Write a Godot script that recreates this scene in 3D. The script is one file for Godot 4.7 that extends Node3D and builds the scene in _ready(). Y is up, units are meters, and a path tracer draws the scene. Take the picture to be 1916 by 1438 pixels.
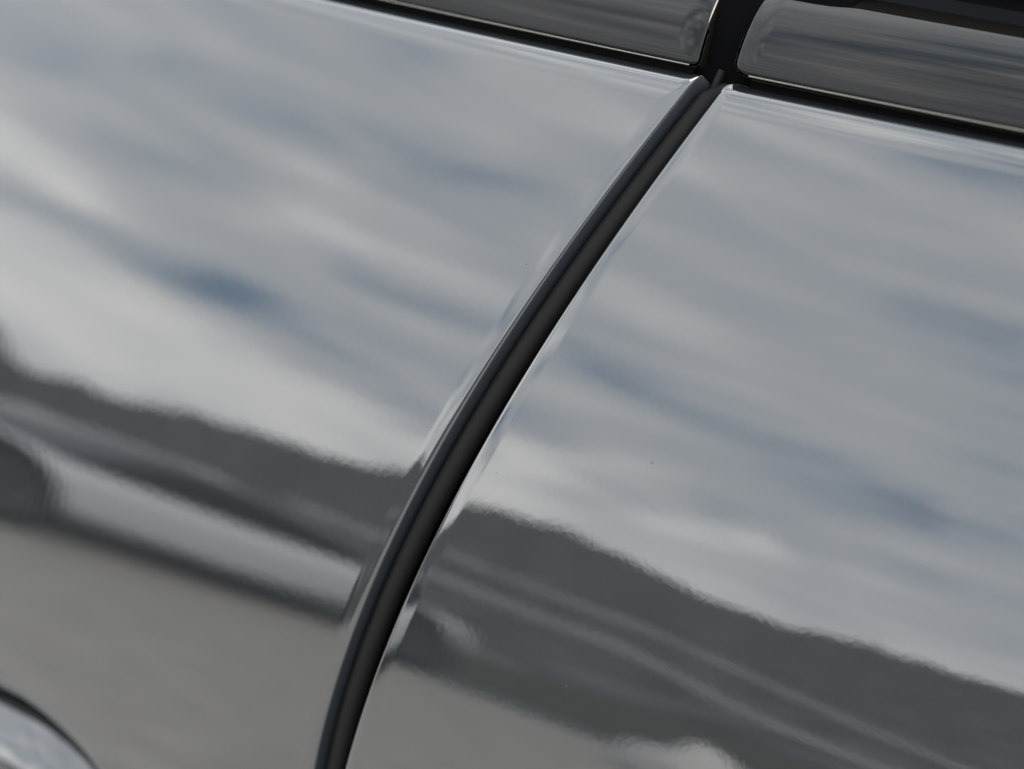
extends Node3D
# Close view of a grey car's flank: front door, rear door, the shut line between them, the window edges above,
# and round about it the real car park, bank, hill and sky that the paint mirrors.

const BELT := 0.95                 # height of the belt line above the ground
const BEND := 0.45                 # radius of the shoulder
const PLAN := 3.0                  # radius of the flank seen from above
const TOP_ANGLE := 38.54           # tilt of the skin at the belt line, degrees
const FOOT := 0.0046               # where the mouldings begin above the belt line
const LOW_ANGLE := -4.0
const CAR_AT := Vector3(-0.1, 0.0, -0.75)

var noise := FastNoiseLite.new()
var fine := FastNoiseLite.new()
var names := {}
var M := {}

# ---------------------------------------------------------------- helpers

func lin(r: float, g: float, b: float) -> Color:
	return Color(r, g, b).linear_to_srgb()

func mat(color: Color, rough: float, spec := 0.5) -> StandardMaterial3D:
	var m := StandardMaterial3D.new()
	m.albedo_color = color
	m.roughness = rough
	m.metallic_specular = spec
	return m

func add_mesh(called: String, mesh: Mesh, m: Material, parent: Node3D) -> MeshInstance3D:
	var o := MeshInstance3D.new()
	o.name = numbered(called, parent)
	o.mesh = mesh
	o.material_override = m
	parent.add_child(o, true)
	return o

func numbered(called: String, parent: Node) -> String:
	var key := str(parent.get_instance_id()) + called
	var n: int = names.get(key, 0)
	names[key] = n + 1
	return called if n == 0 else "%s_%03d" % [called, n]

func thing(called: String, label: String, category: String, at: Vector3, turn := 0.0) -> Node3D:
	var o := Node3D.new()
	o.name = numbered(called, self)
	o.position = at
	o.rotation.y = turn
	o.set_meta("label", label)
	o.set_meta("category", category)
	add_child(o, true)
	return o

func structure(called: String, mesh: Mesh, m: Material, label: String) -> MeshInstance3D:
	var o := add_mesh(called, mesh, m, self)
	o.set_meta("kind", "structure")
	o.set_meta("label", label)
	return o

# Rows of equal length become one smooth sheet; each entry is [position, normal].
func sheet(rows_p: Array, rows_n: Array, closed := true, shift := Vector3.ZERO) -> ArrayMesh:
	var p := PackedVector3Array()
	var nn := PackedVector3Array()
	var uv := PackedVector2Array()
	var idx := PackedInt32Array()
	var w: int = rows_p[0].size()
	for r in rows_p.size():
		for k in w:
			p.append(rows_p[r][k] - shift)
			nn.append(rows_n[r][k])
			uv.append(Vector2(float(k) / w, float(r) / rows_p.size()))
	# find out which way round the quads face: front faces run clockwise
	var vote := 0.0
	var last := w if closed else w - 1
	for r in range(0, rows_p.size() - 1, 3):
		for k in range(0, last, 5):
			var a := p[r * w + k]
			var b := p[r * w + (k + 1) % w]
			var c := p[(r + 1) * w + k]
			vote += (b - a).cross(c - a).normalized().dot(nn[r * w + k])
	for r in rows_p.size() - 1:
		for k in last:
			var a := r * w + k
			var b := r * w + (k + 1) % w
			var c := a + w
			var d := b + w
			if vote > 0.0:
				idx.append_array([a, c, b, b, c, d])
			else:
				idx.append_array([a, b, c, b, d, c])
	var arr := []
	arr.resize(Mesh.ARRAY_MAX)
	arr[Mesh.ARRAY_VERTEX] = p
	arr[Mesh.ARRAY_NORMAL] = nn
	arr[Mesh.ARRAY_TEX_UV] = uv
	arr[Mesh.ARRAY_INDEX] = idx
	var mesh := ArrayMesh.new()
	mesh.add_surface_from_arrays(Mesh.PRIMITIVE_TRIANGLES, arr)
	return mesh

# ---------------------------------------------------------------- the car's skin

class Flank:
	var top := 38.54       # tilt at the belt line
	var bend := 0.45
	var low := -4.0
	var plan := 3.0
	var above := 41.0      # tilt above the belt line
	var arch := 1.2        # radius above the belt line
	var lift := Vector3.ZERO
	var dents: FastNoiseLite

	func angle(v: float) -> float:
		if v < 0.0:
			return deg_to_rad(lerpf(top, above, clampf(-v / 0.004, 0.0, 1.0))) - v / arch
		return deg_to_rad(maxf(top - rad_to_deg(v / bend), low))

	func profile(v: float) -> Vector2:
		var t0 := deg_to_rad(top)
		if v < 0.0:
			var b0 := deg_to_rad(above)
			var b1 := b0 - v / arch
			return arch * Vector2(sin(b1) - sin(b0), cos(b1) - cos(b0))
		var v1 := deg_to_rad(top - low) * bend
		var t := deg_to_rad(top) - minf(v, v1) / bend
		var q := Vector2(bend * (sin(t) - sin(t0)), bend * (cos(t) - cos(t0)))
		if v > v1:
			q += (v - v1) * Vector2(-cos(deg_to_rad(low)), sin(deg_to_rad(low)))
		return q

	func point(u: float, v: float) -> Vector3:
		var q := profile(v)
		return Vector3(u, q.x, q.y - u * u / (2.0 * plan)) + lift

	# normal, across (along the car), down (towards the sill)
	func frame(u: float, v: float) -> Array:
		var t := angle(v)
		var across := Vector3(1.0, 0.0, -u / plan).normalized()
		var down := Vector3(0.0, -cos(t), sin(t))
		var n := down.cross(across).normalized()
		if n.z < 0.0:
			n = -n
		if dents:   # pressed sheet is never quite true
			var a := dents.get_noise_2d(u * 1000.0, v * 1000.0)
			var b := dents.get_noise_2d(u * 1000.0 + 777.0, v * 1000.0 - 333.0)
			n = (n + across * a * 0.006 + down * b * 0.004).normalized()
		return [n, across, down]

var front_skin := Flank.new()
var rear_skin := Flank.new()

func gap_front(v: float) -> float:     # rear edge of the front door
	if v > 0.235:
		return -0.0533 - 0.1075 * 0.05 * (1.0 - exp(-(v - 0.235) / 0.05))
	return 2.11389 * v * v * v - 0.20254 * v * v - 0.36259 * v + 0.01567

func gap_rear(v: float) -> float:      # front edge of the rear door
	if v > 0.235:
		return -0.0434 - 0.143 * 0.05 * (1.0 - exp(-(v - 0.235) / 0.05))
	return 1.48376 * v * v * v - 0.11525 * v * v - 0.33469 * v + 0.02238

func slope(f: Callable, v: float) -> float:
	return (f.call(v + 0.0005) - f.call(v - 0.0005)) / 0.001

# Outline of a panel in (u, v), inset by d. The shut-line side follows f; side +1 means the shut line is the panel's right edge.
func panel_outline(f: Callable, far_u: float, v_top: float, v_low: float, side: float, d: float, dt: float, corner: float, few := 1) -> PackedVector2Array:
	var edge := func(v: float) -> Vector2:
		var s := slope(f, v)
		return Vector2(f.call(v) - side * d * sqrt(1.0 + s * s), v)
	var r := maxf(corner - d, 0.0003) * 1.25
	var out := PackedVector2Array()
	var far := far_u + side * d
	var a0 := Vector2(far, v_top + dt)
	var a1: Vector2 = edge.call(v_top + dt)
	var b1: Vector2 = edge.call(v_low - d)
	var b0 := Vector2(far, v_low - d)
	# top edge, from the far end to the shut line
	var n_top := TOP_POINTS / few
	for k in n_top:
		var t := float(k) / n_top
		t = 1.0 - pow(1.0 - t, 1.8)
		out.append(a0.lerp(a1 - Vector2(side * r, 0), t))
	# corner
	var e1: Vector2 = edge.call(v_top + dt + r)
	for k in CORNER_POINTS:
		var t := float(k) / CORNER_POINTS
		var s0 := a1 - Vector2(side * r, 0)
		out.append(s0 * (1 - t) * (1 - t) + a1 * 2.0 * t * (1 - t) + e1 * t * t)
	# shut line downwards
	var n_gap := 300 / few
	var v0 := v_top + dt + r
	var v1 := v_low - d - r
	for k in n_gap:
		var t := float(k) / n_gap
		t = t * 0.55 + 0.45 * t * t
		out.append(edge.call(lerpf(v0, v1, t)))
	var e2: Vector2 = edge.call(v1)
	for k in 8:
		var t := float(k) / 8.0
		var s2 := b1 - Vector2(side * r, 0)
		out.append(e2 * (1 - t) * (1 - t) + b1 * 2.0 * t * (1 - t) + s2 * t * t)
	for k in 60:
		out.append((b1 - Vector2(side * r, 0)).lerp(b0, k / 60.0))
	for k in 40:
		out.append(b0.lerp(a0, k / 40.0))
	return out

func pocket_outline(d: float, count: int) -> PackedVector2Array:     # round-ended pocket of the door handle
	var out := PackedVector2Array()
	var ha := 0.062 - d
	var hb := 0.045 - d
	var c := Vector2(-0.2585, 0.3105)
	var half := 0.065
	for k in count:
		var t := TAU * k / count
		var p := Vector2(cos(t), sin(t))
		out.append(c + Vector2(p.x * ha + (half if p.x > 0 else -half) * minf(1.0, absf(p.x) * 6.0), p.y * hb))
	return out

func outward(ring: PackedVector2Array, k: int, centre: Vector2) -> Vector2:
	var n := ring.size()
	var t := ring[(k + 1) % n] - ring[(k - 1 + n) % n]
	var e := Vector2(t.y, -t.x).normalized()
	return e if e.dot(ring[k] - centre) > 0.0 else -e

const TOP_POINTS := 220
const CORNER_POINTS := 14

# How far a point of a panel outline belongs to the top edge rather than to the shut line.
func of_top(k: int) -> float:
	return 1.0 - smoothstep(TOP_POINTS - 2.0, TOP_POINTS + CORNER_POINTS + 1.0, float(k)) if k < 400 else 0.0

# The rolled edge of a panel: [inset, drop, tilt] from the flat of the panel to the end of the flange.
func rolled(soft_len: float, soft_deg: float, radius: float, flange: float, flange_deg := 88.0) -> Array:
	var arc := radius * deg_to_rad(flange_deg - soft_deg)
	return edge_profile([[soft_len, soft_deg, 8], [arc, flange_deg, 14], [flange, flange_deg, 1]])

# Any edge profile: pieces of [length, tilt at its end in degrees, steps], from the flat inwards.
func edge_profile(pieces: Array) -> Array:
	var steps := [[0.0, 0.0, 0.0]]
	var d := 0.0
	var h := 0.0
	var tilt := 0.0
	for piece in pieces:
		var start := tilt
		for k in piece[2]:
			var a := lerpf(start, deg_to_rad(piece[1]), float(k + 1) / piece[2])
			var m := (tilt + a) / 2.0
			d += cos(m) * piece[0] / piece[2]
			h += sin(m) * piece[0] / piece[2]
			tilt = a
			steps.append([d, h, tilt])
	var out := []
	for s in steps:
		out.append([d - s[0], s[1], s[2]])
	return out

func joined(a: Array, b: Array) -> Array:      # one profile along the shut line, another along the top
	var out := []
	for k in a.size():
		out.append([a[k][0], a[k][1], a[k][2], b[k][0], b[k][1], b[k][2]])
	return out

func rim_rows(skin: Flank, outline: Callable, steps: Array, centre: Vector2, lift: float, inner: bool, rp: Array, rn: Array) -> void:
	for s in steps:
		var ring: PackedVector2Array = outline.call(s[0], s[3] if s.size() > 3 else s[0])
		var p := PackedVector3Array()
		var n := PackedVector3Array()
		for k in ring.size():
			var f := skin.frame(ring[k].x, ring[k].y)
			var e := outward(ring, k, centre) * (-1.0 if inner else 1.0)
			var e3: Vector3 = f[1] * e.x + f[2] * e.y
			var drop: float = s[1]
			var tilt: float = s[2]
			if s.size() > 3:
				var w := of_top(k)
				drop = lerpf(drop, s[4], w)
				tilt = lerpf(tilt, s[5], w)
			p.append(skin.point(ring[k].x, ring[k].y) + f[0] * (lift - drop))
			n.append((f[0] * cos(tilt) + e3 * sin(tilt)).normalized())
		rp.append(p)
		rn.append(n)

func flat_rows(skin: Flank, from: PackedVector2Array, to: PackedVector2Array, count: int, lift: float, rp: Array, rn: Array) -> void:
	for r in range(1, count):
		var t := float(r) / count
		var p := PackedVector3Array()
		var n := PackedVector3Array()
		for k in from.size():
			var q := from[k].lerp(to[k], t)
			var f := skin.frame(q.x, q.y)
			p.append(skin.point(q.x, q.y) + f[0] * lift)
			n.append(f[0])
		rp.append(p)
		rn.append(n)

# A panel with a rolled outer edge; if hole is valid its inner edge is rolled too, else it closes at the centre.
func panel(skin: Flank, outline: Callable, steps: Array, centre: Vector2, lift: float, hole = null, hole_steps := [], rows := 90) -> ArrayMesh:
	var rp := []
	var rn := []
	var back := steps.duplicate()
	back.reverse()
	rim_rows(skin, outline, back, centre, lift, false, rp, rn)
	var from: PackedVector2Array = outline.call(steps[0][0], steps[0][3] if steps[0].size() > 3 else steps[0][0])
	if hole != null:
		var dense := 1440
		var match_to := func(d: float) -> PackedVector2Array:
			var ring := pocket_outline(d, dense)
			var angles := PackedFloat32Array()
			for q in ring:
				angles.append((q - centre).angle())
			var out := PackedVector2Array()
			for q in from:
				var a := (q - centre).angle()
				var best := 0
				var guess := int(fposmod(a, TAU) / TAU * dense)
				var near := 9.0
				for k in range(-160, 161):
					var j := (guess + k + dense) % dense
					var miss := absf(angle_difference(angles[j], a))
					if miss < near:
						near = miss
						best = j
				var nx := (best + (1 if angle_difference(angles[best], a) > 0.0 else -1) + dense) % dense
				var span := absf(angle_difference(angles[best], angles[nx]))
				out.append(ring[best].lerp(ring[nx], clampf(near / maxf(span, 1e-6), 0.0, 1.0)))
			return out
		var to: PackedVector2Array = match_to.call(-hole_steps[0][0])
		flat_rows(skin, from, to, rows, lift, rp, rn)
		var inward := func(d: float, _t: float) -> PackedVector2Array: return match_to.call(-d)
		rim_rows(skin, inward, hole_steps, centre, lift, true, rp, rn)
	else:
		var to := PackedVector2Array()
		for q in from:
			to.append(centre + (q - centre) * 0.0005)
		flat_rows(skin, from, to, rows, lift, rp, rn)
		flat_rows(skin, to, to, 2, lift, rp, rn)
	return sheet(rp, rn, true, CAR_AT - Vector3(0, BELT, 0))

# A strip with an outline of its own drawn along a path on the skin; section points are (across the path, out of the skin).
func swept(skin: Flank, path: PackedVector2Array, section: PackedVector2Array, turned := false, sink := 0.0) -> ArrayMesh:
	var rp := []
	var rn := []
	var n := path.size()
	for k in n:
		var q := path[k]
		var t := (path[mini(k + 1, n - 1)] - path[maxi(k - 1, 0)]).normalized()
		var e := Vector2(t.y, -t.x)
		if (e.y > 0.0) if turned else (e.x < 0.0):
			e = -e
		var f := skin.frame(q.x, q.y)
		var e3: Vector3 = f[1] * e.x + f[2] * e.y
		var c: Vector3 = skin.point(q.x, q.y) - f[0] * (sink * maxf(0.004 - q.y, 0.0))
		var p := PackedVector3Array()
		var m := PackedVector3Array()
		var w := section.size()
		for j in w:
			p.append(c + e3 * section[j].x + f[0] * section[j].y)
			var tt := section[(j + 1) % w] - section[(j - 1 + w) % w]
			var s := Vector2(tt.y, -tt.x).normalized()
			var mid := Vector2.ZERO
			for x in section:
				mid += x / w
			if s.dot(section[j] - mid) < 0.0:
				s = -s
			m.append(e3 * s.x + f[0] * s.y)
		rp.append(p)
		rn.append(m)
	return sheet(rp, rn, true, CAR_AT - Vector3(0, BELT, 0))

func oval(x: float, y: float, rx: float, ry: float, count := 28, power := 2.0) -> PackedVector2Array:
	var out := PackedVector2Array()
	for k in count:
		var t := -TAU * k / count
		var c := cos(t)
		var s := sin(t)
		out.append(Vector2(x + rx * signf(c) * pow(absf(c), 2.0 / power), y + ry * signf(s) * pow(absf(s), 2.0 / power)))
	return out

# ---------------------------------------------------------------- sky

# Cloud banks and blue gaps: [strength (white above 0, blue below), half height in degrees, path of (azimuth, elevation)]
var banks := [
	[1.30, 4.6, [Vector2(-58, 23), Vector2(-51, 21)]],
	[0.80, 4.0, [Vector2(-60, 15), Vector2(-75, 16), Vector2(-95, 12)]],
	[-0.85, 1.4, [Vector2(-53, 17.5), Vector2(-48, 18.5), Vector2(-44, 18.3), Vector2(-40, 18)]],
	[-1.00, 1.9, [Vector2(-41, 18), Vector2(-38, 17.2), Vector2(-34, 17), Vector2(-31, 14.6)]],
	[0.75, 3.0, [Vector2(-50, 12.5), Vector2(-44, 12), Vector2(-39, 11), Vector2(-34, 11), Vector2(-30, 12.5)]],
	[0.40, 2.8, [Vector2(-42, 27), Vector2(-33, 27)]],
	[-0.60, 2.5, [Vector2(-51, 25), Vector2(-48, 26), Vector2(-46, 28)]],
	[-0.60, 1.8, [Vector2(-54, 33), Vector2(-50, 34), Vector2(-47, 34)]],
	[-0.55, 2.0, [Vector2(-52, 43), Vector2(-49, 42)]],
	[-0.50, 1.5, [Vector2(-44, 35), Vector2(-40, 35), Vector2(-37, 38)]],
	[-0.65, 1.1, [Vector2(-37, 24), Vector2(-32, 24)]],
	[-0.50, 2.6, [Vector2(-59, 27), Vector2(-57, 29)]],
	[0.30, 1.9, [Vector2(-46, 31), Vector2(-42, 32)]],
	[-0.50, 2.2, [Vector2(-27, 52), Vector2(-23, 54)]],
	[-0.45, 1.5, [Vector2(-19, 40), Vector2(-14, 40)]],
	[-0.60, 1.2, [Vector2(-30, 27), Vector2(-26, 25), Vector2(-23, 24), Vector2(-18, 24), Vector2(-13, 23)]],
	[-0.70, 1.2, [Vector2(-20, 17), Vector2(-17, 18), Vector2(-16, 16)]],
	[-1.10, 1.8, [Vector2(-30, 19), Vector2(-27, 18)]],
	[0.80, 1.9, [Vector2(-28, 15), Vector2(-27, 15)]],
	[0.50, 1.5, [Vector2(-21, 14), Vector2(-17, 16)]],
	[0.45, 2.2, [Vector2(-28, 11), Vector2(-24, 13), Vector2(-18, 12)]],
	[0.30, 3.1, [Vector2(-32, 35), Vector2(-24, 33)]],
	[-0.40, 2.2, [Vector2(-12, 30), Vector2(-10, 28)]],
]

func sky_image() -> Image:
	var w := 2048
	var h := 1024
	var per := 360.0 / w
	var extra := PackedFloat32Array()
	extra.resize(w * h)
	var warp := FastNoiseLite.new()
	warp.seed = 5
	warp.frequency = 0.16
	warp.fractal_octaves = 4
	for bank in banks:
		var pts: Array = bank[2]
		var s: float = bank[1]
		var reach := s * 2.6
		var lo := Vector2(999, 999)
		var hi := Vector2(-999, -999)
		for p in pts:
			lo = lo.min(p)
			hi = hi.max(p)
		lo -= Vector2(reach / 1.2 + 4.0, reach + 3.0)
		hi += Vector2(reach / 1.2 + 4.0, reach + 3.0)
		for y in range(maxi(0, int((90.0 - hi.y) / per)), int((90.0 - maxf(lo.y, 0.0)) / per)):
			var el := 90.0 - (y + 0.5) * per
			for xi in range(int(floor(lo.x / per)), int(ceil(hi.x / per))):
				var az := xi * per
				var q := Vector2(az + 1.6 * warp.get_noise_2d(az * 0.8, el * 1.6), el + 1.1 * warp.get_noise_2d(az * 0.8 + 300.0, el * 1.6))
				var best := 1e9
				for k in pts.size() - 1:
					var a: Vector2 = (pts[k] - q) * Vector2(1.2, 1.0)
					var b: Vector2 = (pts[k + 1] - q) * Vector2(1.2, 1.0)
					var ab := b - a
					var t := clampf(-a.dot(ab) / maxf(ab.length_squared(), 1e-6), 0.0, 1.0)
					best = minf(best, (a + ab * t).length())
				var add: float = bank[0] * exp(-best * best / (1.2 * s * s))
				# azimuth az is measured from +z towards +x
				var col := posmod(int(fposmod((180.0 - az) / 360.0, 1.0) * w), w)
				extra[y * w + col] += add
	var im := Image.create_empty(w, h, false, Image.FORMAT_RGBF)
	var deck := FastNoiseLite.new()
	deck.seed = 21
	deck.frequency = 0.9
	deck.fractal_octaves = 5
	deck.fractal_gain = 0.5
	var streak := FastNoiseLite.new()
	streak.seed = 8
	streak.frequency = 2.6
	streak.fractal_octaves = 4
	for y in h:
		var el := deg_to_rad(90.0 - (y + 0.5) * per)
		for x in w:
			if y > h / 2 + 12:
				im.set_pixel(x, y, Color(0.3, 0.3, 0.3))
				continue
			var a := (x + 0.5) / w * TAU              # Godot: u = atan2(x, -z) / tau
			var dir := Vector3(sin(a) * cos(el), sin(el), -cos(a) * cos(el))
			var q := dir / (maxf(dir.y, 0.0) + 0.35)
			var f := deck.get_noise_3d(q.x * 1.1, q.z * 1.1, 0.0)
			var g := streak.get_noise_3d(dir.x * 1.3, dir.y * 6.0, dir.z * 1.3)
			var t := lerpf(0.60, 0.46, smoothstep(0.75, 0.95, dir.y)) + lerpf(0.30, 1.0, smoothstep(0.75, 0.95, dir.y)) * f + lerpf(0.38, 0.8, smoothstep(0.75, 0.95, dir.y)) * g + 0.6 * smoothstep(0.8, 0.95, dir.y) * streak.get_noise_3d(dir.x * 2.0, 9.0, dir.z * 5.0) + 0.42 * extra[y * w + x]
			t += 0.22 * clampf((20.0 - rad_to_deg(el)) / 16.0, 0.0, 1.0)   # cloud thickens towards the horizon
			t = clampf(t, -0.1, 1.25)
			var blue := Color(0.27, 0.38, 0.51)
			var grey := Color(0.71, 0.755, 0.80)
			var white := Color(1.2, 1.2, 1.18)
			var c := blue.lerp(grey, smoothstep(-0.1, 0.6, t)).lerp(white, smoothstep(0.5, 1.15, t))
			im.set_pixel(x, y, c)
	return im

# ---------------------------------------------------------------- land

func ridge(az: float) -> float:       # elevation of the hill's skyline in degrees, by azimuth
	var tab := [[-90, 6.0], [-60, 8.0], [-52, 8.5], [-48.5, 7.4], [-46, 4.8], [-42.5, 5.6], [-37, 7.3], [-33, 7.9], [-30, 9.4], [-24.5, 10.5], [-21, 9.8], [-19, 8.9], [-15.9, 8.7], [-13, 9.4], [-7, 9.8], [10, 8.5], [40, 9.5], [90, 6.0]]
	for k in tab.size() - 1:
		if az <= tab[k + 1][0]:
			var t: float = clampf((az - tab[k][0]) / (tab[k + 1][0] - tab[k][0]), 0.0, 1.0)
			return lerpf(tab[k][1], tab[k + 1][1], t * t * (3.0 - 2.0 * t))
	return 6.0

const EYE := 0.8
const LOT_Z := 5.75

func land(az: float, e: float) -> Vector3:      # e runs from 0 at the edge of the car park to 1 on the skyline
	var r0 := LOT_Z / cos(deg_to_rad(az))
	var r := r0 * pow(165.0 / r0, e)
	var low := -rad_to_deg(atan(EYE / r0))
	var top := ridge(az) + 0.55 * noise.get_noise_2d(az * 11.0, 3.0) + 0.35 * noise.get_noise_2d(az * 60.0, 9.0)
	var t := clampf(e, 0.0, 1.0)
	var angle := lerpf(low, top, lerpf(t, t * t * (3.0 - 2.0 * t), 0.35))
	var y := EYE + r * tan(deg_to_rad(angle)) + 0.012
	y += 0.02 * r * 0.1 * noise.get_noise_2d(az * 5.0, e * 90.0) * smoothstep(0.0, 0.2, e)
	return Vector3(sin(deg_to_rad(az)) * r, y, cos(deg_to_rad(az)) * r)

func land_mesh(az0: float, az1: float, e_low: Callable, e_high: Callable, rows: int, columns: int, up: float) -> ArrayMesh:
	var st := SurfaceTool.new()
	st.begin(Mesh.PRIMITIVE_TRIANGLES)
	st.set_smooth_group(0)
	for r in rows + 1:
		for c in columns + 1:
			var az := lerpf(az0, az1, float(c) / columns)
			var e := lerpf(e_low.call(az), e_high.call(az), float(r) / rows)
			st.add_vertex(land(az, e) + Vector3(0, up, 0))
	var w := columns + 1
	for r in rows:
		for c in columns:
			var a := r * w + c
			for i in [a, a + w, a + 1, a + 1, a + w, a + w + 1]:
				st.add_index(i)
	st.generate_normals()
	return st.commit()

func e_of(el: float, az: float) -> float:      # where on the slope a line of sight at that elevation lands
	var lo := 0.0
	var hi := 1.0
	for k in 24:
		var mid := (lo + hi) / 2.0
		var p := land(az, mid)
		if rad_to_deg(atan2(p.y - EYE, Vector2(p.x, p.z).length())) < el:
			lo = mid
		else:
			hi = mid
	return lo

func along(tab: Array, az: float) -> float:
	for k in tab.size() - 1:
		if az <= tab[k + 1].x:
			return lerpf(tab[k].y, tab[k + 1].y, clampf((az - tab[k].x) / (tab[k + 1].x - tab[k].x), 0.0, 1.0))
	return tab[-1].y

# ---------------------------------------------------------------- the silver car opposite

func loft(stations: Array, power: float) -> ArrayMesh:    # each station: x, low, high, half width
	var rp := []
	var rn := []
	var n := stations.size()
	for k in n:
		var s: Array = stations[k]
		var p := PackedVector3Array()
		var m := PackedVector3Array()
		for q in oval(0, 0, 1, 1, 40, power):
			p.append(Vector3(s[0], (s[1] + s[2]) / 2.0 + q.y * (s[2] - s[1]) / 2.0, q.x * s[3]))
			m.append(Vector3(0, q.y, q.x).normalized())
		rp.append(p)
		rn.append(m)
	for k in n:
		for j in 40:
			var a: Vector3 = rp[maxi(k - 1, 0)][j]
			var b: Vector3 = rp[mini(k + 1, n - 1)][j]
			var c: Vector3 = rp[k][(j + 1) % 40] - rp[k][(j + 39) % 40]
			var x := (b - a).cross(c).normalized()
			if x.length() > 0.5:
				rn[k][j] = x if x.dot(rn[k][j]) > 0.0 else -x
	return sheet(rp, rn)

func lathe(profile: Array) -> ArrayMesh:      # about the z axis: (radius, z)
	var rp := []
	var rn := []
	for k in profile.size():
		var a: Vector2 = profile[maxi(k - 1, 0)]
		var b: Vector2 = profile[mini(k + 1, profile.size() - 1)]
		var t := (b - a).normalized()
		var p := PackedVector3Array()
		var n := PackedVector3Array()
		for j in 36:
			var c := Vector3(cos(TAU * j / 36), sin(TAU * j / 36), 0)
			p.append(c * profile[k].x + Vector3(0, 0, profile[k].y))
			n.append((c * t.y - Vector3(0, 0, t.x)).normalized())
		rp.append(p)
		rn.append(n)
	return sheet(rp, rn)

func silver_car() -> void:
	var t := thing("parked_car", "low pale silver car with dark windows parked opposite, mirrored in the front door", "car", Vector3(-4.14, 0.004, 4.55), deg_to_rad(-84))
	var body := add_mesh("body", loft([[-2.1, 0.34, 0.5, 0.5], [-2.06, 0.24, 0.58, 0.78], [-1.9, 0.2, 0.63, 0.86], [-1.3, 0.19, 0.68, 0.9], [-0.6, 0.18, 0.7, 0.9], [0.5, 0.18, 0.71, 0.9], [1.3, 0.19, 0.72, 0.9], [1.85, 0.22, 0.7, 0.86], [2.04, 0.28, 0.64, 0.78], [2.08, 0.38, 0.56, 0.5]], 4.0), M.silver_paint, t)
	add_mesh("cabin_window", loft([[-0.85, 0.66, 0.69, 0.7], [-0.6, 0.66, 0.8, 0.7], [-0.15, 0.66, 1.0, 0.66], [0.4, 0.66, 1.06, 0.64], [1.0, 0.66, 0.98, 0.64], [1.5, 0.66, 0.8, 0.66], [1.7, 0.66, 0.7, 0.66]], 3.0), M.black_glass, t)
	for x in [-1.32, 1.32]:
		for z in [-0.86, 0.86]:
			var s := signf(z)
			var w := add_mesh("wheel", lathe([Vector2(0.02, -0.1), Vector2(0.3, -0.1), Vector2(0.335, -0.07), Vector2(0.34, 0.0), Vector2(0.335, 0.07), Vector2(0.3, 0.1), Vector2(0.23, 0.095)]), M.rubber, t)
			w.position = Vector3(x, 0.34, z - 0.0 * s)
			if s < 0:
				w.rotation.y = PI
			add_mesh("rim", lathe([Vector2(0.23, 0.09), Vector2(0.2, 0.05), Vector2(0.06, 0.06), Vector2(0.0, 0.062)]), M.dark_metal, w)
	for z in [-0.6, 0.6]:
		var l := add_mesh("headlight", loft([[-0.16, 0.0, 0.02, 0.05], [-0.1, -0.04, 0.06, 0.15], [0.05, -0.04, 0.07, 0.18], [0.2, 0.0, 0.04, 0.1]], 2.5), M.black_glass, t)
		l.position = Vector3(-1.92, 0.52, z)

# ---------------------------------------------------------------- build

func _ready() -> void:
	# camera
	var yaw := deg_to_rad(30.0)
	var pitch := deg_to_rad(25.0)
	var roll := deg_to_rad(2.6)
	var f := Vector3(-sin(yaw) * cos(pitch), -sin(pitch), -cos(yaw) * cos(pitch))
	var side := f.cross(Vector3.UP).normalized()
	var up := side.cross(f)
	var cam := Camera3D.new()
	cam.name = "camera"
	var lens := CameraAttributesPhysical.new()
	lens.frustum_focal_length = 69.3
	lens.frustum_focus_distance = 0.655
	lens.frustum_near = 0.02
	lens.frustum_far = 2000.0
	lens.exposure_aperture = 4.0
	cam.attributes = lens
	cam.fov = 19.65
	cam.near = 0.02
	cam.far = 2000.0
	cam.transform = Transform3D(Basis(side * cos(roll) + up * sin(roll), up * cos(roll) - side * sin(roll), -f), Vector3(0.28402, 1.13949, 0.56558))
	cam.current = true
	add_child(cam)
	# sky and exposure
	var env := Environment.new()
	var sky := Sky.new()
	var pan := PanoramaSkyMaterial.new()
	pan.panorama = ImageTexture.create_from_image(sky_image())
	sky.sky_material = pan
	env.background_mode = Environment.BG_SKY
	env.sky = sky
	env.background_energy_multiplier = 1.6
	env.tonemap_mode = Environment.TONE_MAPPER_LINEAR
	env.tonemap_exposure = 2.0
	env.sdfgi_enabled = true
	env.ssao_enabled = true
	env.ssil_enabled = true
	var we := WorldEnvironment.new()
	we.name = "environment"
	we.environment = env
	add_child(we)
	# sun behind thin cloud
	var sun := DirectionalLight3D.new()
	sun.name = "sun"
	sun.light_energy = 0.6
	sun.light_angular_distance = 24.0
	sun.light_color = Color(1.0, 0.96, 0.9)
	sun.shadow_enabled = true
	sun.look_at_from_position(Vector3(4.5, 7.0, -5.4), Vector3.ZERO)
	add_child(sun)

	noise.seed = 3
	noise.frequency = 0.05
	noise.fractal_octaves = 3
	fine.seed = 12
	fine.frequency = 0.006
	fine.fractal_octaves = 2
	materials()
	setting()
	silver_car()
	boulders()
	car()

func grain(seed_: int, freq: float, a: Color, b: Color, size := 512) -> NoiseTexture2D:
	var n := FastNoiseLite.new()
	n.seed = seed_
	n.frequency = freq
	n.fractal_octaves = 5
	var t := NoiseTexture2D.new()
	t.width = size
	t.height = size
	t.seamless = true
	t.noise = n
	var g := Gradient.new()
	g.set_color(0, a)
	g.set_color(1, b)
	t.color_ramp = g
	return t

func triplanar(m: StandardMaterial3D, scale: float) -> StandardMaterial3D:
	m.uv1_triplanar = true
	m.uv1_world_triplanar = true
	m.uv1_scale = Vector3.ONE * scale
	return m

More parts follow.
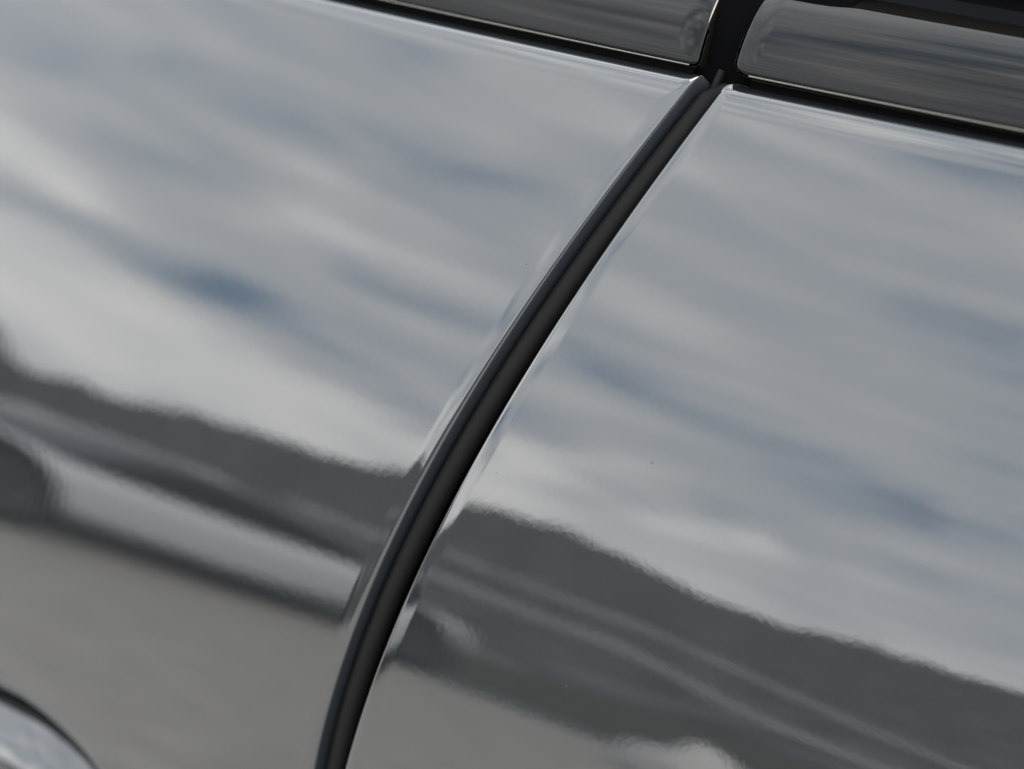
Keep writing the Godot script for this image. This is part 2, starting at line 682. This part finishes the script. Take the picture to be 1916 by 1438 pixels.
func materials() -> void:
	var paint := mat(lin(0.016, 0.0172, 0.0185), 0.03, 0.68)
	paint.clearcoat_enabled = true
	paint.clearcoat = 1.0
	paint.clearcoat_roughness = 0.03
	# a breath of dust in the lacquer
	paint.roughness_texture = grain(4, 0.02, Color(0.7, 0.7, 0.7), Color(1, 1, 1))
	triplanar(paint, 6.0)
	# faint orange peel
	var peel := grain(9, 0.11, Color.BLACK, Color.WHITE)
	peel.color_ramp = null
	peel.as_normal_map = true
	peel.bump_strength = 2.0
	paint.normal_enabled = true
	paint.normal_texture = peel
	paint.normal_scale = 0.010
	M.paint = paint
	M.glass = mat(lin(0.004, 0.004, 0.005), 0.03, 0.14)
	M.gloss_black = mat(lin(0.006, 0.0056, 0.005), 0.03, 0.35)
	M.rubber = mat(lin(0.016, 0.016, 0.015), 0.55, 0.4)
	M.seal = mat(lin(0.011, 0.0105, 0.010), 0.6, 0.22)
	M.black_plastic = mat(lin(0.003, 0.003, 0.003), 0.8, 0.12)
	M.black_plastic.specular_mode = BaseMaterial3D.SPECULAR_DISABLED
	M.brown_rubber = mat(lin(0.012, 0.010, 0.007), 0.35, 0.35)
	M.dark_metal = mat(lin(0.06, 0.06, 0.065), 0.4, 0.5)
	M.silver_paint = mat(lin(0.72, 0.73, 0.745), 0.2, 0.5)
	M.black_glass = mat(lin(0.015, 0.016, 0.018), 0.05, 0.5)
	M.hem = mat(lin(0.032, 0.037, 0.043), 0.45, 0.3)
	M.polished = mat(lin(0.34, 0.33, 0.30), 0.3)
	M.polished.metallic = 1.0
	M.dust = mat(lin(0.12, 0.12, 0.115), 0.9, 0.2)
	var tar := mat(Color.WHITE, 0.9, 0.3)
	tar.albedo_texture = grain(31, 0.03, lin(0.34, 0.325, 0.305), lin(0.48, 0.458, 0.43))
	M.tarmac = triplanar(tar, 0.35)
	var grass := mat(Color.WHITE, 0.95, 0.2)
	grass.albedo_texture = grain(32, 0.05, lin(0.05, 0.06, 0.05), lin(0.11, 0.12, 0.095))
	M.grass = triplanar(grass, 0.2)
	var wood := mat(Color.WHITE, 1.0, 0.1)
	wood.albedo_texture = grain(33, 0.06, lin(0.035, 0.039, 0.04), lin(0.27, 0.28, 0.283))
	M.hill = triplanar(wood, 0.012)
	var track := mat(Color.WHITE, 0.95, 0.2)
	track.albedo_texture = grain(34, 0.05, lin(0.22, 0.238, 0.236), lin(0.38, 0.398, 0.39))
	M.track = triplanar(track, 0.2)
	var stone := mat(Color.WHITE, 0.85, 0.3)
	stone.albedo_texture = grain(35, 0.04, lin(0.68, 0.68, 0.67), lin(0.86, 0.86, 0.85))
	M.stone = triplanar(stone, 1.5)

func plane_mesh(x0: float, z0: float, x1: float, z1: float) -> ArrayMesh:
	var rp := [PackedVector3Array([Vector3(x0, 0, z0), Vector3(x1, 0, z0)]), PackedVector3Array([Vector3(x0, 0, z1), Vector3(x1, 0, z1)])]
	var u := PackedVector3Array([Vector3.UP, Vector3.UP])
	return sheet(rp, [u, u], false)

func setting() -> void:
	var g := structure("ground", plane_mesh(-600, -600, 600, 600), M.grass, "dark green grass around the car park")
	g.position.y = -0.05
	structure("car_park", plane_mesh(-40, -30, 40, LOT_Z), M.tarmac, "pale grey tarmac that the car stands on")
	structure("hill", land_mesh(-80, 80, func(_a): return 0.0, func(_a): return 1.0, 60, 900, 0.0), M.hill, "long dark wooded hill beyond the car park")
	var upper := [Vector2(-29, 4.6), Vector2(-20.3, 4.1), Vector2(-14.1, 2.8), Vector2(-8.5, 1.5), Vector2(-2, 0.4)]
	var lower := [Vector2(-34, 2.6), Vector2(-27.7, 2.1), Vector2(-21, 1.7), Vector2(-15.7, -0.2), Vector2(-10, -1.1), Vector2(-4, -2.0)]
	for line in [[upper, 0.28], [lower, 0.36]]:
		var tab: Array = line[0]
		var half: float = line[1]
		var low := func(az): return e_of(along(tab, az) - half - 0.1 * noise.get_noise_1d(az * 9.0), az)
		var high := func(az): return e_of(along(tab, az) + half + 0.1 * noise.get_noise_1d(az * 9.0 + 50.0), az)
		structure("gravel_track", land_mesh(tab[0].x, tab[-1].x, low, high, 3, 120, 0.05), M.track, "pale gravel track slanting across the dark hillside")

func boulders() -> void:
	for b in [[-15.9, 5.0, 0.22, 0.27, "pale boulder at the edge of the tarmac, mirrored low in the rear door"], [-13.2, 5.1, 0.15, 0.2, "smaller pale boulder beside the first, mirrored low in the rear door"]]:
		var rp := []
		var rn := []
		for i in 25:
			var p := PackedVector3Array()
			var n := PackedVector3Array()
			for j in 40:
				var d := Vector3(sin(PI * i / 24.0) * cos(TAU * j / 40), cos(PI * i / 24.0), sin(PI * i / 24.0) * sin(TAU * j / 40))
				var r: float = 1.0 + 0.7 * noise.get_noise_3d(d.x * 22.0 + b[0], d.y * 22.0, d.z * 22.0)
				p.append(d * r * Vector3(b[2], b[3], b[2]) + Vector3(0, b[3] * 0.35, 0))
				n.append((d / Vector3(b[2], b[3], b[2])).normalized())
			rp.append(p)
			rn.append(n)
		var o := add_mesh("boulder", sheet(rp, rn), M.stone, self)
		o.position = Vector3(sin(deg_to_rad(b[0])), 0, cos(deg_to_rad(b[0]))) * b[1]
		o.set_meta("label", b[4])
		o.set_meta("category", "boulder")

func car() -> void:
	front_skin.dents = fine
	rear_skin.dents = fine
	front_skin.lift = Vector3.ZERO
	rear_skin.top = TOP_ANGLE + 0.75
	front_skin.above = TOP_ANGLE
	front_skin.arch = BEND
	rear_skin.above = TOP_ANGLE + 0.75
	rear_skin.arch = BEND
	rear_skin.lift = front_skin.point(0, 0.1) - rear_skin.point(0, 0.1)
	var c := thing("car", "glossy dark grey car seen close at the shut line between front and rear door", "car", CAR_AT)

	# doors
	# along the belt the skin turns over a small ledge before it meets the rubber
	var belt_edge := edge_profile([[0.006, 8.0, 8], [0.0036, 52.0, 6], [0.0050, 56.0, 3], [0.0016, 86.0, 5], [0.009, 86.0, 1]])
	var door_edge := joined(rolled(0.0040, 6.0, 0.0019, 0.011, 86.0), belt_edge)
	var skin_edge := door_edge.slice(0, 18)
	var hem_edge := door_edge.slice(17)
	var front_outline := func(d: float, dt: float) -> PackedVector2Array: return panel_outline(gap_front, -1.05, -0.0035, 0.62, 1.0, d, dt, 0.004)
	var rear_outline := func(d: float, dt: float) -> PackedVector2Array: return panel_outline(gap_rear, 0.85, -0.0035, 0.62, -1.0, d, dt, 0.004)
	var front := add_mesh("front_door", panel(front_skin, front_outline, skin_edge, Vector2(-0.2585, 0.3105), 0.0, true, edge_profile([[0.004, 30.0, 5], [0.011, 75.0, 12], [0.002, 88.0, 6], [0.014, 88.0, 1]])), M.paint, c)
	front.set_meta("label", "front door with a round-ended handle, left of the shut line")
	var rear := add_mesh("rear_door", panel(rear_skin, rear_outline, skin_edge, Vector2(0.4, 0.3), 0.0), M.paint, c)
	rear.set_meta("label", "rear door, right of the shut line")

	# satin hem flanges, turned in round the doors
	for door in [[front, front_skin, front_outline, Vector2(-0.2585, 0.3105)], [rear, rear_skin, rear_outline, Vector2(0.4, 0.3)]]:
		var hp := []
		var hn := []
		rim_rows(door[1], door[2], hem_edge, door[3], 0.0, false, hp, hn)
		add_mesh("hem_flange", sheet(hp, hn, true, CAR_AT - Vector3(0, BELT, 0)), M.hem, door[0])

	# handle in its pocket
	var grip_outline := func(d: float, _t: float) -> PackedVector2Array: return pocket_outline(0.0056 + d, 360)
	var grip := add_mesh("door_handle", panel(front_skin, grip_outline, edge_profile([[0.010, 26.0, 5], [0.014, 42.0, 5], [0.009, 78.0, 6], [0.003, 88.0, 6], [0.008, 88.0, 1]]), Vector2(-0.2585, 0.3105), 0.0015, null, [], 30), M.paint, front)
	grip.set_meta("label", "flush painted door handle with a rounded end")
	var cup := func(d: float, _t: float) -> PackedVector2Array: return pocket_outline(-0.001 + d, 200)
	add_mesh("handle_cup", panel(front_skin, cup, [[0.0, 0.0, 0.0], [0.0, 0.003, 1.5]], Vector2(-0.2585, 0.3105), -0.018, null, [], 10), M.black_plastic, front)

	# weather seal that closes the shut line
	var path := PackedVector2Array()
	for k in 241:
		var v := lerpf(-0.025, 0.615, pow(k / 240.0, 1.3))
		path.append(Vector2(gap_front(v) + 0.0040, v))
	add_mesh("door_seal", swept(front_skin, path, oval(0, -0.0068, 0.0034, 0.0038, 36, 2.0), false, 1.0), M.seal, c)
	# rubber corner plug where the shut line meets the belt
	var plug := PackedVector2Array()
	for k in 13:
		plug.append(Vector2(lerpf(0.0175, 0.0168, k / 12.0), lerpf(-0.0065, 0.0035, k / 12.0)))
	add_mesh("corner_plug", swept(front_skin, plug, oval(0, -0.0100, 0.0013, 0.0020, 20, 2.5)), M.seal, c)
	# floor of the shut line
	add_mesh("door_frame", swept(front_skin, path, oval(0.0, -0.019, 0.02, 0.006, 24, 5.0)), M.black_plastic, c)

	# belt: rubber lips under the glass, one on each door
	for door in [[front_skin, -1.05, 0.0105, "left"], [rear_skin, 0.0285, 0.85, "right"]]:
		var skin: Flank = door[0]
		var run := PackedVector2Array()
		for k in 121:
			run.append(Vector2(lerpf(door[1], door[2], k / 120.0), -0.0042))
		add_mesh("belt_seal", swept(skin, run, oval(0, -0.0088, 0.0034, 0.0030, 24, 3.0), true), M.black_plastic, c)
		var lip := PackedVector2Array()
		for q in run:
			lip.append(q + Vector2(0, -0.0008))
		add_mesh("belt_seal_lip", swept(skin, lip, oval(0, -0.0056, 0.0006, 0.0007, 16), true), M.brown_rubber, c)
		var base := PackedVector2Array()
		for q in run:
			base.append(q + Vector2(0, -0.003))
		add_mesh("belt_channel", swept(skin, base, oval(0, -0.017, 0.016, 0.005, 20, 5.0), true), M.black_plastic, c)

	# gloss black mouldings along the foot of the windows, crowned and soft-edged
	var trim_edge := joined(rolled(0.007, 12.0, 0.0016, 0.005), rolled(0.004, 9.0, 0.0012, 0.005))
	var front_line := func(v: float) -> float: return 0.0120 - 0.14 * maxf(-v - FOOT, 0.0)
	var rear_line := func(v: float) -> float: return 0.0232 - 0.10 * maxf(-v - FOOT, 0.0)
	var tall := 0.044
	var front_trim := func(d: float, dt: float) -> PackedVector2Array: return flip(panel_outline(func(v): return front_line.call(-FOOT - v), -1.05, 0.0, tall, 1.0, d, dt, 0.0025))
	var rear_trim := func(d: float, dt: float) -> PackedVector2Array: return flip(panel_outline(func(v): return rear_line.call(-FOOT - v), 0.85, 0.0, tall, -1.0, d, dt, 0.0042))
	var trim_skin := Flank.new()
	trim_skin.above = 34.0
	trim_skin.arch = 0.055
	trim_skin.dents = fine
	var trim_centre := -FOOT - tall / 2.0
	var ft := add_mesh("window_moulding", panel(trim_skin, front_trim, trim_edge, Vector2(-0.5, trim_centre), -0.0035, null, [], 60), M.gloss_black, c)
	ft.set_meta("label", "gloss black moulding above the front door")
	var rt := add_mesh("window_moulding", panel(trim_skin, rear_trim, trim_edge, Vector2(0.4, trim_centre), -0.0028, null, [], 60), M.gloss_black, c)
	rt.set_meta("label", "gloss black moulding above the rear door")
	for rim in [[front_trim, ft, -0.0053], [rear_trim, rt, -0.0046]]:
		var ring: PackedVector2Array = rim[0].call(0.0002, 0.0002)
		var bright := ring.slice(0, TOP_POINTS + CORNER_POINTS + 120)
		add_mesh("bright_edge", swept(trim_skin, bright, oval(0, rim[2], 0.00035, 0.00045, 12)), M.polished, rim[1])
	for ends in [[-1.05, 0.009], [0.018, 0.85]]:
		var top_run := PackedVector2Array()
		for k in 81:
			top_run.append(Vector2(lerpf(ends[0], ends[1], k / 80.0), -FOOT - tall - 0.0175))
		add_mesh("window_seal", swept(trim_skin, top_run, oval(0, -0.006, 0.016, 0.004, 24, 3.0), true), M.black_plastic, c)
	# the panes themselves, set back behind the mouldings
	var glass_skin := Flank.new()
	glass_skin.above = 47.0
	glass_skin.lift = Vector3(0, -0.006, -0.012)
	var front_pane := func(d: float, dt: float) -> PackedVector2Array: return flip(panel_outline(func(_v): return 0.010, -1.05, 0.034, 0.42, 1.0, d, dt, 0.004))
	var rear_pane := func(d: float, dt: float) -> PackedVector2Array: return flip(panel_outline(func(_v): return 0.029, 0.85, 0.034, 0.42, -1.0, d, dt, 0.004))
	var pane_edge := rolled(0.001, 5.0, 0.001, 0.003)
	var fp := add_mesh("side_window", panel(glass_skin, front_pane, pane_edge, Vector2(-0.5, -0.25), 0.0, null, [], 20), M.glass, c)
	fp.set_meta("label", "dark pane above the front door")
	var rp := add_mesh("side_window", panel(glass_skin, rear_pane, pane_edge, Vector2(0.4, -0.25), 0.0, null, [], 20), M.glass, c)
	rp.set_meta("label", "dark pane above the rear door")

	# dark pillar between the panes
	var post := PackedVector2Array()
	for k in 41:
		post.append(Vector2(0.0187, lerpf(0.006, -0.4, k / 40.0)))
	add_mesh("pillar", swept(front_skin, post, oval(0, -0.014, 0.03, 0.004, 24, 5.0)), M.black_plastic, c)

	# sill under the doors and the roof above the panes
	var sill := PackedVector2Array()
	var roof_edge := PackedVector2Array()
	for k in 61:
		sill.append(Vector2(lerpf(-1.05, 0.85, k / 60.0), 0.665))
		roof_edge.append(Vector2(lerpf(-1.05, 0.85, k / 60.0), -0.45))
	add_mesh("sill", swept(front_skin, sill, oval(0, -0.05, 0.042, 0.05, 32, 4.0), true), M.paint, c)
	add_mesh("roof_rail", swept(front_skin, roof_edge, oval(0, -0.02, 0.022, 0.022, 32, 3.0), true), M.paint, c)
	var shell := BoxMesh.new()
	shell.size = Vector3(1.86, 0.76, 1.5)
	var s := add_mesh("body_shell", shell, M.black_plastic, c)
	s.position = Vector3(0.0, 0.52, -0.1)

	# specks of dust on the lacquer
	for d in [[front, front_skin, -0.1245, 0.2035, 0.00022], [front, front_skin, -0.018, 0.0665, 0.0002], [rear, rear_skin, 0.038, 0.112, 0.0004], [rear, rear_skin, 0.028, 0.182, 0.00022], [rear, rear_skin, 0.071, 0.067, 0.0002], [front, front_skin, -0.062, 0.19, 0.00018], [front, front_skin, -0.034, 0.121, 0.00016], [rear, rear_skin, -0.009, 0.128, 0.00018], [rear, rear_skin, 0.016, 0.158, 0.00015], [rear, rear_skin, 0.096, 0.121, 0.00018], [front, front_skin, -0.088, 0.061, 0.00016]]:
		var k: Flank = d[1]
		var ball := SphereMesh.new()
		ball.radius = d[4]
		ball.height = d[4] * 1.2
		ball.radial_segments = 10
		ball.rings = 5
		var o := add_mesh("dust_speck", ball, M.dust, d[0])
		o.position = k.point(d[2], d[3]) - (CAR_AT - Vector3(0, BELT, 0)) + k.frame(d[2], d[3])[0] * 0.0001

func flip(a: PackedVector2Array) -> PackedVector2Array:
	var out := PackedVector2Array()
	for q in a:
		out.append(Vector2(q.x, -FOOT - q.y))
	return out
